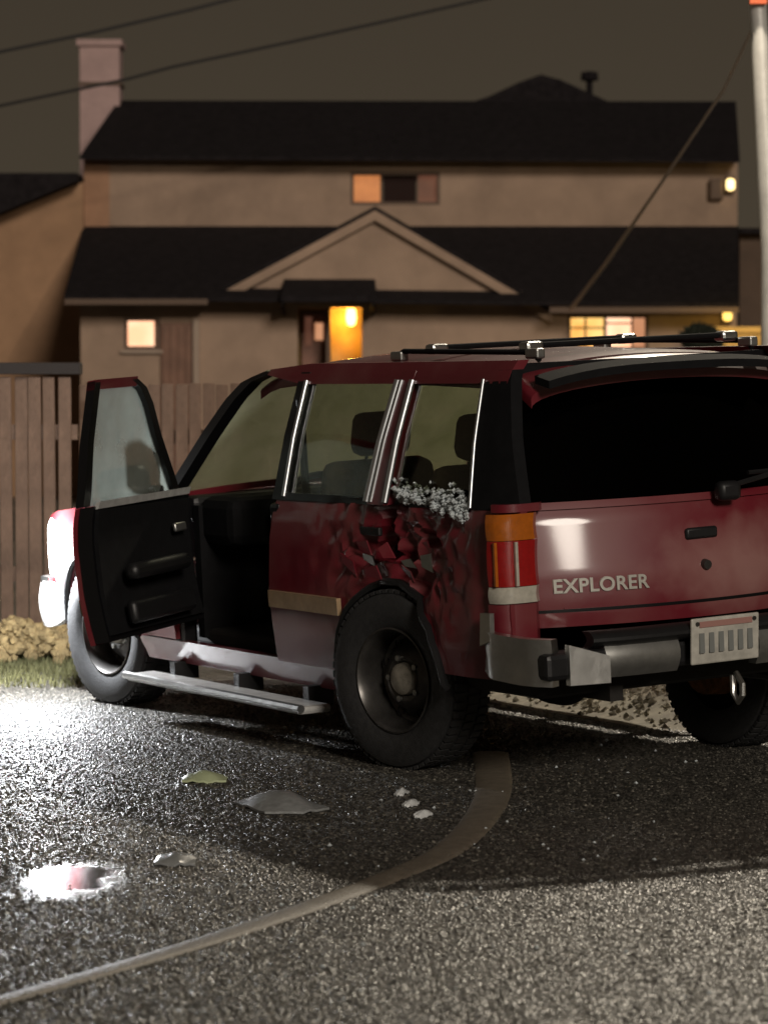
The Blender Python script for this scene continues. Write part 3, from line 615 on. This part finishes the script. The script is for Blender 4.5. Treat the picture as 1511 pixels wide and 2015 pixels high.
Fq = (np.array([[0, 1, 4], [1, 2, 4], [2, 3, 4], [3, 0, 4]])[None] + (np.arange(N) * 5)[:, None, None]).reshape(-1, 3)
me = bpy.data.meshes.new('road_chippings'); me.vertices.add(N * 5); me.vertices.foreach_set('co', V.reshape(-1)); me.loops.add(len(Fq) * 3); me.loops.foreach_set('vertex_index', Fq.reshape(-1).astype(np.int32))
me.polygons.add(len(Fq)); me.polygons.foreach_set('loop_start', np.arange(0, len(Fq) * 3, 3, dtype=np.int32)); me.update(calc_edges=True)
cm = bpy.data.materials.new('wet_chippings'); cm.use_nodes = True; cn = cm.node_tree; cb_ = cn.nodes['Principled BSDF']; gg = cn.nodes.new('ShaderNodeNewGeometry'); cr_ = cn.nodes.new('ShaderNodeValToRGB')
cr_.color_ramp.elements[0].color = (.03, .029, .027, 1); cr_.color_ramp.elements[1].color = (.30, .28, .235, 1); k = cr_.color_ramp.elements.new(.75); k.color = (.09, .084, .072, 1)
cn.links.new(gg.outputs['Random Per Island'], cr_.inputs[0]); cn.links.new(cr_.outputs[0], cb_.inputs['Base Color']); cb_.inputs['Roughness'].default_value = .36
me.materials.append(cm); co = bpy.data.objects.new('road_chippings', me); C.objects.link(co); tag(co, 'wet stone chippings of the road surface', 'chippings', kind='stuff')

# ------------------------------------------------------------------ fence
WOOD = mat('weathered_boards', (.17, .105, .07), .85, 0, .45, 5, .3, 40)
def fence(x0, x1, d, ztop, label, cap, zig=.0):
    f = empty('wooden_fence', ((x0 + x1) / 2, d, 0), label, 'fence'); ox = (x0 + x1) / 2
    meshes = []
    for q in range(3):
        m = MB(); m.prism([(-.038, 0, 0), (.038, 0, 0), (.038, 0, 1), (-.038, 0, 1)], (0, -.02, 0)); ob = m.build('board', WOOD, f, bevel=.004); meshes.append(ob)
    x = x0; i = 0
    while x < x1:
        if i < 3: o = meshes[i]
        else: o = meshes[i % 3].copy(); C.objects.link(o)
        o.parent = f; o.location = (x - ox, random.uniform(-.012, .012) - (.018 if i % 2 else 0), .03); o.scale = (random.uniform(.93, 1.0), 1, ztop - .05 + random.uniform(-zig, zig)); o.rotation_euler = (0, R(random.uniform(-.35, .35)), 0)
        x += .086; i += 1
    for z in (.4, ztop - .35): MB().box((0, .05, z), (x1 - x0, .05, .09)).build('rail', WOOD, f)
    px = x0 + .05
    while px < x1 + .1:
        MB().box((px - ox, .12, ztop / 2), (.1, .1, ztop - .02)).build('post', WOOD, f); px += 2.2
    if cap: MB().box((0, -.01, ztop + .03), (x1 - x0 + .06, .16, .07)).build('cap_rail', mat('dark_cap', (.03, .022, .018), .8), f, bevel=.006)
    return f
D1 = 18.2
fence(P(-240, 0, D1).x, P(152, 0, D1).x, D1, 1.60, 'weathered brown board fence with dark cap rail beside the lit front wheel', True)
fence(P(168, 0, 19.0).x, P(760, 0, 19.0).x, 19.0, 1.56, 'plain brown board fence behind the open driver door', False, .008)
# yellow-lit rubble at the fence foot
def rub():
    x = random.gauss(-2.05, .30); y = random.uniform(16.6, 17.2); h = max(0, .20 - .30 * abs(x + 2.05)) * random.random()
    return Vector((x, y, h + .03)), random.uniform(.014, .042)
RUBB = mat('ochre_rubble', (.36, .26, .12), .9, 0, .5, 9, .6, 60)
tag(lumps('rubble_heap', 420, rub, RUBB), 'small heap of ochre rubble at the foot of the capped fence', 'rubble', kind='stuff')

# short olive grass along the foot of the capped fence
gs = MB()
for k in range(9000):
    d = random.uniform(15.3, 18.0); x = random.uniform(-.15, .045) * d - (.0 if d > 16.5 else random.random() * .0); x = (random.uniform(-40, 330) - XC) * d / F
    if random.random() > .25 + .75 * min(1, (d - 15.3) / 1.2): continue
    a = random.random() * 6.28; h = random.uniform(.02, .06); c = Vector((x, d, 0)); u = Vector((math.cos(a), math.sin(a), 0)) * .005; l = Vector((random.gauss(0, .015), random.gauss(0, .015), h))
    gs.add([c - u, c + u, c + l], [(0, 1, 2)])
tag(gs.build('grass', mat('olive_grass', (.11, .105, .04), .8, 0, .4, 6)), 'short olive grass at the foot of the capped fence', 'grass', kind='stuff')

# ------------------------------------------------------------------ house
DL, DU, DR = 40.0, 43.2, 46.5
WALL = mat('tan_stucco', (.34, .235, .17), .9, 0, .22, 1.2, .25, 60)
ROOFM = mat('dark_shingles', (.017, .014, .015), .95, 0, .4, 9, .5, 25, spec=.1)
FRAME = mat('brown_frame', (.12, .075, .05), .7); TRIMW = mat('pale_trim', (.36, .27, .21), .8)
hs = empty('two_storey_house', P(800, 768, DL) - Vector((0, 0, H)), 'tan two-storey house with dark roofs and central gable behind the car', 'house')
HO = hs.location.copy()
def HB(): return MB(Matrix.Translation(-HO))
def pz(py, d): return H + (YH - py) * d / F
def px_(px, d): return (px - XC) * d / F
def wallbox(x0, x1, z0, z1, d0, d1, name, m, parent, bevel=0): return HB().box(((x0 + x1) / 2, (d0 + d1) / 2, (z0 + z1) / 2), (x1 - x0, d1 - d0, z1 - z0)).build(name, m, parent, bevel=bevel)
xl, xr = px_(160, DL), px_(1446, DL); ze = pz(592, DL)
# lower wall with real openings: pieces between windows
wins = [(245, 316, 625, 688), (586, 712, 606, 760), (1115, 1275, 619, 690)]
z_lo = 0; cuts = sorted([(px_(a, DL), px_(b, DL), pz(d_, DL), pz(c, DL)) for a, b, c, d_ in wins]); xx = xl
for (a, b, z0, z1) in cuts:
    wallbox(xx, a, z_lo, ze, DL, DL + .25, 'wall', WALL, hs)
    if z0 - z_lo > .1: wallbox(a, b, z_lo, z0, DL, DL + .25, 'wall', WALL, hs)
    wallbox(a, b, z1, ze, DL, DL + .25, 'wall', WALL, hs); xx = b
wallbox(xx, xr, z_lo, ze, DL, DL + .25, 'wall', WALL, hs)
wallbox(xl, xl + .25, 0, ze, DL + .25, DR + 3, 'wall', WALL, hs); wallbox(xr - .25, xr, 0, ze, DL + .25, DR + 3, 'wall', WALL, hs)
# gable wall above the eave
HB().prism([(px_(425, DL), DL - .02, ze), (px_(1062, DL), DL - .02, ze), (px_(738, DL), DL - .02, pz(428, DL))], (0, .2, 0)).build('gable_wall', WALL, hs)
# lower roof (slopes back to upper wall), left and right of gable, and the gable's own planes
ex0, ex1 = px_(128, DL - .5), px_(1452, DL - .5); zt = pz(453, DU)
def roofslab(p, th=.12): return HB().prism(p, (0, 0, th))
lo = roofslab([(ex0, DL - .5, pz(590, DL - .5)), (ex1, DL - .5, pz(606, DL - .5)), (px_(1450, DU), DU, zt), (px_(166, DU), DU, zt)], .05).build('lower_roof', ROOFM, hs)
ga = Vector((px_(738, DL - .07), DL - .07, pz(416, DL - .07)))
for sx_, pxe, pye in ((-1, 405, 594), (1, 1085, 617)):
    e = Vector((px_(pxe, DL - .07), DL - .07, pz(pye, DL - .07))); bk = Vector((0, DU - DL + .5, 0))
    roofslab([e, ga, ga + bk, e + bk], .06).build('gable_roof', ROOFM, hs)
    HB().prism([e + Vector((0, -.02, -.13)), ga + Vector((0, -.02, -.13)), ga + Vector((0, -.02, .0)), e + Vector((0, -.02, .0))], (0, -.04, 0)).build('bargeboard', WALL, hs)
for a, b, py in ((130, 410, 592), (1080, 1450, 608)):
    wallbox(px_(a, DL - .5), px_(b, DL - .5), pz(py + 8, DL - .5), pz(py - 3, DL - .5), DL - .56, DL - .502, 'fascia', FRAME, hs)
# upper storey
ux0, ux1 = px_(168, DU), px_(1448, DU); uz = pz(316, DU)
uw = (px_(690, DU), px_(865, DU), pz(405, DU), pz(340, DU))
wallbox(ux0, uw[0], 2.4, uz, DU, DU + .25, 'upper_wall', WALL, hs); wallbox(uw[1], ux1, 2.4, uz, DU, DU + .25, 'upper_wall', WALL, hs)
wallbox(uw[0], uw[1], 2.4, uw[2], DU, DU + .25, 'upper_wall', WALL, hs); wallbox(uw[0], uw[1], uw[3], uz, DU, DU + .25, 'upper_wall', WALL, hs)
wallbox(ux0 + .001, ux0 + .36, 2.4, uz - .002, DU - .02, DU - .001, 'corner_board', mat('rust_tan', (.36, .20, .12), .9, 0, .15, 3), hs)
wallbox(ux0, ux0 + .25, 2.4, uz, DU + .25, DR + 3, 'upper_wall', WALL, hs); wallbox(ux1 - .25, ux1, 2.4, uz, DU + .25, DR + 3, 'upper_wall', WALL, hs)
ur = roofslab([(px_(160, DU - .4), DU - .4, pz(316, DU - .4)), (px_(1452, DU - .4), DU - .4, pz(322, DU - .4)), (px_(1444, DR), DR, pz(209, DR)), (px_(236, DR), DR, pz(207, DR))], .05).build('upper_roof', ROOFM, hs)
roofslab([(px_(236, DR), DR, pz(207, DR)), (px_(1444, DR), DR, pz(209, DR)), (px_(1444, DR), DR + 3.4, pz(330, DR)), (px_(160, DR), DR + 3.4, pz(330, DR))], .05).build('upper_roof_back', ROOFM, hs)
dg = DR + .6
HB().prism([(px_(900, dg), dg, pz(212, dg)), (px_(1215, dg), dg, pz(212, dg)), (px_(1180, dg), dg, pz(196, dg)), (px_(1100, dg), dg, pz(160, dg)), (px_(1062, dg), dg, pz(150, dg)), (px_(1020, dg), dg, pz(165, dg)), (px_(960, dg), dg, pz(193, dg))], (0, 2.2, 0)).build('rear_gable', ROOFM, hs)
HB().tube([(px_(1160, dg), dg + .3, pz(215, dg)), (px_(1160, dg), dg + .3, pz(158, dg))], .05).build('vent_pipe', ROOFM, hs)
HB().lathe([(0, .05), (.02, .14), (.14, .13), (.16, .02)], (0, 0, 1), (px_(1160, dg), dg + .3, pz(160, dg)), 12).build('vent_cowl', ROOFM, hs)
CH = mat('pink_brick_render', (.44, .30, .28), .9, 0, .15, 3)
ch = HB().box((px_(204, DR), DR - .1, (pz(92, DR) + 0) / 2), (px_(243, DR) - px_(166, DR), .6, pz(92, DR))).build('chimney', CH, hs)
wallbox(px_(160, DR), px_(248, DR), pz(100, DR), pz(88, DR), DR - .45, DR + .25, 'chimney_cap', CH, ch)
wallbox(px_(163, DR), px_(246, DR), pz(176, DR), pz(170, DR), DR - .43, DR + .23, 'chimney_band', FRAME, ch)
# interior dark backing box so openings are rooms
wallbox(xl + .3, xr - .3, .05, .1, DL + .3, DL + 3, 'floor_slab', FRAME, hs)
wallbox(xl + .3, xr - .3, .1, ze, DL + 2.9, DL + 3, 'inner_wall', WALL, hs)
def window(a, b, c, d_, d, panes, name='window', mull=None, sill=True):
    x0, x1, z0, z1 = px_(a, d), px_(b, d), pz(d_, d), pz(c, d); t = .045
    wroot = None
    fr = HB()
    for (p, q, r, s_) in ((x0, x0 + t, z0, z1), (x1 - t, x1, z0, z1), (x0 + t, x1 - t, z0, z0 + t), (x0 + t, x1 - t, z1 - t, z1)):
        fr.box(((p + q) / 2, d + .05, (r + s_) / 2), (q - p, .08, s_ - r))
    wroot = fr.build(name, FRAME, hs)
    for (p, q, m) in panes:
        wallbox(lerp(x0, x1, p) + .01, lerp(x0, x1, q) - .01, z0 + .02, z1 - .02, d + .10, d + .12, 'pane', m, wroot)
    for (p, q, r, s_) in (mull or []):
        HB().box((lerp(x0, x1, (p + q) / 2), d + .085, lerp(z0, z1, (r + s_) / 2)), (max(.025, (x1 - x0) * (q - p)), .025, max(.022, (z1 - z0) * (s_ - r)))).build('glazing_bar', FRAME, wroot)
    if sill: wallbox(x0 - .04, x1 + .04, z0 - .05, z0 - .004, d - .06, d - .003, 'sill', TRIMW, wroot)
    return wroot
def litpane(name, c1, c2, e):
    m = mat(name, (.08, .06, .045), .6, emit=c1, estr=e, spec=.1); n = m.node_tree; b = n.nodes['Principled BSDF']
    t = n.nodes.new('ShaderNodeTexCoord'); z = n.nodes.new('ShaderNodeTexNoise'); z.inputs['Scale'].default_value = 2.2; r = n.nodes.new('ShaderNodeValToRGB')
    r.color_ramp.elements[0].position = .35; r.color_ramp.elements[1].position = .65; r.color_ramp.elements[0].color = (*c2, 1); r.color_ramp.elements[1].color = (*c1, 1)
    n.links.new(t.outputs['Object'], z.inputs[0]); n.links.new(z.outputs[0], r.inputs[0]); n.links.new(r.outputs[0], b.inputs['Emission Color']); return m
PINKW = litpane('pink_curtain_light', (1.0, .62, .40), (.95, .45, .25), 1.7); GOLDW = litpane('yellow_blind_light', (1.0, .62, .20), (.9, .38, .07), 1.35)
ORW = litpane('orange_curtain_light', (.62, .22, .07), (.34, .11, .04), .95); DKP = mat('dark_pane', (.03, .018, .016), .9, spec=.05); DIMP = litpane('dim_pane', (.16, .06, .035), (.10, .04, .025), .8); PEACH = litpane('peach_blind_light', (.8, .38, .2), (.7, .3, .15), .8)
window(245, 316, 625, 688, DL, [(0, .86, PINKW), (.86, 1, PEACH)], mull=[(.84, .88, 0, 1)])
window(1115, 1275, 619, 690, DL, [(0, .46, GOLDW), (.48, .80, PINKW), (.80, 1, PEACH)], mull=[(.455, .485, 0, 1), (.22, .235, 0, 1), (0, .46, .62, .64), (.48, .8, .75, .77), (.79, .81, 0, 1)])
window(690, 865, 340, 405, DU, [(0, .34, ORW), (.36, .74, DKP), (.75, 1, DIMP)], mull=[(.34, .36, 0, 1), (.74, .76, 0, 1)], sill=False)
# entry recess with amber lantern and dark hood
ra, rb_, rz0, rz1 = px_(586, DL), px_(712, DL), 0.1, pz(606, DL); OCH = mat('ochre_plaster', (.50, .33, .13), .85, 0, .2, 4)
wallbox(ra - .03, rb_ + .03, rz0, rz1 + .05, DL + .75, DL + .85, 'recess_back', OCH, hs); wallbox(ra - .1, ra - .001, rz0, rz1, DL + .252, DL + .75, 'recess_side', OCH, hs); wallbox(rb_ + .001, rb_ + .1, rz0, rz1, DL + .252, DL + .75, 'recess_side', OCH, hs); wallbox(ra - .1, rb_ + .1, rz1 + .001, rz1 + .05, DL + .252, DL + .75, 'recess_ceiling', OCH, hs)
wallbox(px_(642, DL), px_(650, DL), rz0, rz1, DL + .1, DL + .75, 'recess_divider', FRAME, hs)
dor = wallbox(px_(592, DL), px_(640, DL), rz0, rz1 - .06, DL + .60, DL + .66, 'front_door', mat('reddish_door', (.20, .09, .06), .5, 0, .2, 6), hs)
wallbox(px_(598, DL), px_(612, DL), pz(680, DL), pz(622, DL), DL + .58, DL + .599, 'door_light', DIMP, dor); wallbox(px_(618, DL), px_(634, DL), pz(668, DL), pz(634, DL), DL + .58, DL + .599, 'door_light', PEACH, dor)
HB().lathe([(0, .01), (.02, .05), (.10, .07), (.2, .06), (.26, .035)], (0, 0, 1), (px_(690, DL), DL + .55, pz(640, DL)), 12).build('lantern', mat('amber_lantern', (.6, .4, .1), .4, emit=(1, .62, .12), estr=9), hs, True)
ll = light('lantern_lamp', 'POINT', Vector((px_(676, DL), DL + .42, pz(628, DL))) - HO, 16, (1, .50, .08), .07, hs)
hd = HB().prism([(px_(556, DL), DL - .75, pz(598, DL)), (px_(742, DL), DL - .75, pz(598, DL)), (px_(738, DL), DL - .03, pz(562, DL)), (px_(560, DL), DL - .03, pz(562, DL))], (0, 0, .08)).build('porch_hood', ROOFM, hs)
for q in (560, 734): HB().tube([(px_(q, DL), DL - .7, pz(600, DL)), (px_(q, DL), DL - .03, pz(618, DL))], .03, 6).build('hood_bracket', ROOFM, hd)
# brown side door and pale posts left of the gable
sd = wallbox(px_(318, DL), px_(380, DL), .1, pz(636, DL), DL - .05, DL - .002, 'side_door', mat('brown_door', (.20, .105, .07), .7, 0, .2, 5), hs)
for q in range(4): wallbox(px_(322 + q * 15, DL), px_(332 + q * 15, DL), .15, pz(642, DL), DL - .07, DL - .052, 'door_plank', MATS['brown_door'], sd, .008)
wallbox(px_(382, DL), px_(394, DL), .05, pz(628, DL), DL - .12, DL - .002, 'door_post', TRIMW, hs)
# two small corner lights
def wall_lamp(px, py, d, e, col, name_l):
    b = HB().box((px_(px, d), d - .05, pz(py, d)), (.14, .08, .24)).build(name_l, FRAME, hs, bevel=.02)
    HB().lathe([(-.08, .02), (-.06, .06), (.06, .06), (.08, .02)], (0, 0, 1), (px_(px, d), d - .13, pz(py, d)), 10).build('lamp_glass', mat('lamp_' + str(int(e)), (.8, .7, .4), .3, emit=col, estr=3), b, True)
wall_lamp(1432, 366, DU, 3, (1, .75, .32), 'wall_lamp'); wall_lamp(1427, 620, DL, 4, (.8, .48, .1), 'wall_lamp')
HB().box((px_(1405, DU), DU - .06, pz(375, DU)), (.2, .1, .3)).build('meter_box', FRAME, hs, bevel=.03)
light('wall_lamp_light', 'POINT', Vector((px_(1440, DL), DL - 1.5, pz(612, DL))) - HO, 22, (1, .68, .16), .08, hs)

# low rendered garden wall under the corner lamp
gd = 39.3
gw = empty('garden_wall', (px_(1520, gd), gd, 0), 'low ochre garden wall lit yellow beneath the house corner lamp', 'garden wall')
MB().box((.05, .15, pz(655, gd) / 2), (px_(1690, gd) - px_(1422, gd), .3, pz(655, gd))).build('wall', OCH, gw, bevel=.03)
MB().box((.05, .15, pz(650, gd) + .0), (px_(1690, gd) - px_(1422, gd) + .1, .38, .09)).build('coping', OCH, gw, bevel=.02)

# neighbours
nl_ = 43.0
nb = empty('neighbour_house', (px_(0, nl_), nl_, 0), 'orange-brown neighbouring gable house beyond the capped fence', 'house')
def NB(o): return MB(Matrix.Translation(-o.location))
NB(nb).prism([(px_(-520, nl_), nl_, 0), (px_(166, nl_), nl_, 0), (px_(166, nl_), nl_, pz(360, nl_)), (px_(-520, nl_), nl_, pz(640, nl_))], (0, 7, 0)).build('wall', mat('orange_brown_render', (.36, .21, .12), .9, 0, .15, 2), nb)
NB(nb).prism([(px_(-540, nl_), nl_ - .4, pz(650, nl_)), (px_(160, nl_), nl_ - .4, pz(362, nl_)), (px_(160, nl_), nl_ - .4, pz(346, nl_)), (px_(-120, nl_), nl_ - .4, pz(346, nl_)), (px_(-560, nl_), nl_ - .4, pz(560, nl_))], (0, 7.8, 0)).build('roof', ROOFM, nb)
rn = empty('dark_outbuilding', (px_(1520, 44), 44, 0), 'unlit brown outbuilding standing to the right of the house', 'outbuilding')
NB(rn).box((px_(1640, 44), 46, pz(462, 44) / 2), (px_(1830, 44) - px_(1456, 44), 4, pz(462, 44))).build('wall', mat('dark_brown_boards', (.10, .065, .045), .9, 0, .2, 2), rn)
NB(rn).prism([(px_(1450, 44), 43.8, pz(462, 44)), (px_(1840, 44), 43.8, pz(462, 44)), (px_(1840, 44), 48.2, pz(452, 44)), (px_(1450, 44), 48.2, pz(452, 44))], (0, 0, .08)).build('roof', ROOFM, rn)

# shrub behind the car roof
def shrub(px, py, d, r, label):
    sb_ = empty('shrub', (px_(px, d), d, 0), label, 'shrub'); zc = pz(py, d)
    MB().tube([(0, 0, 0), (.03, 0, zc * .5), (0, 0, zc)], [.05, .035, .02], 6).build('stem', WOOD, sb_)
    lf = MB()
    for k in range(1500):
        v = Vector((random.gauss(0, 1), random.gauss(0, 1), random.gauss(0, 1))).normalized() * r * random.random() ** .4
        v = Vector((v.x * 1.3, v.y, v.z * 1.0)) * (1 + .3 * noise.noise(v * 4)); c = Vector((0, 0, zc)) + v; a = Vector((random.gauss(0, 1), random.gauss(0, 1), random.gauss(0, 1))).normalized() * .07; b_ = a.orthogonal().normalized() * .03
        lf.add([c - a, c + b_, c + a, c - b_], [(0, 1, 2, 3)])
    tag(lf.build('foliage', mat('dark_leaves', (.02, .024, .014), .7), sb_), kind='stuff')
shrub(1375, 668, 33, .16, 'dark leafy shrub in front of the house beside the yellow window')

# ------------------------------------------------------------------ street pole, wires
pw = P(1497, 640, 22.0)
po = empty('street_lamp', (pw.x, 22.0, 0), 'pale metal street lamp pole rising behind the rear of the car', 'street lamp')
PALE = mat('galvanised_pole', (.66, .64, .60), .45, .2, .15, 6)
MB().tube([(.09, 0, 0), (.06, 0, 2.5), (-.06, 0, 4.6), (-.09, 0, 7.6)], [.09, .07, .06, .05], 12).build('pole', PALE, po, True)
MB().lathe([(0, .085), (.5, .085), (.55, .07)], (0, 0, 1), (.09, 0, 0), 12).build('base_sleeve', PALE, po, True)
MB().tube([(-.09, 0, 7.5), (-.16, -.3, 7.75), (-.2, -.9, 7.82)], .025, 8).build('lamp_arm', PALE, po, True)
MB().box((-.2, -1.1, 7.8), (.24, .55, .08)).build('lamp_head', SILVER, po, bevel=.03)
MB().box((-.2, -1.12, 7.752), (.14, .36, .02)).build('lamp_lens', mat('street_lens', (.9, .85, .7), .3, emit=(1, .90, .74), estr=30), po)
light('street_lamp_light', 'POINT', (-.2, -1.12, 7.62), 1650, (1, .88, .70), .12, po)
MB().box((-.05, -.085, pz(-14, 22)), (.12, .05, .22)).build('orange_band', mat('orange_band', (.7, .14, .05), .5), po)
WIRE = mat('wire_black', (.012, .010, .010), .7); CAB = mat('pale_cable', (.60, .50, .44), .6)
def wire(name, pts, r, m, label, sag=0.):
    a = [P(*p) for p in pts]; return tag(MB().tube(a, r, 6).build(name, m, None, True), label, 'wire')
wire('power_line', [(-900, 270, 30), (0, 107, 31), (185, 69, 31.2), (370, 26, 31.4), (900, -110, 32)], .018, WIRE, 'upper dark overhead wire passing above the chimney')
wire('power_line', [(-900, 380, 34), (0, 212, 35), (254, 159, 35.2), (344, 135, 35.3), (582, 85, 35.5), (752, 48, 35.7), (1500, -120, 36.4)], .018, WIRE, 'lower dark overhead wire crossing in front of the chimney')
wire('service_cable', [(1490, 30, 22.05), (1420, 180, 23.5), (1310, 345, 27), (1190, 520, 32), (1122, 608, 39)], [.010, .012, .016, .022, .028], CAB, 'pale service cable slanting down from the pole to the house eave')
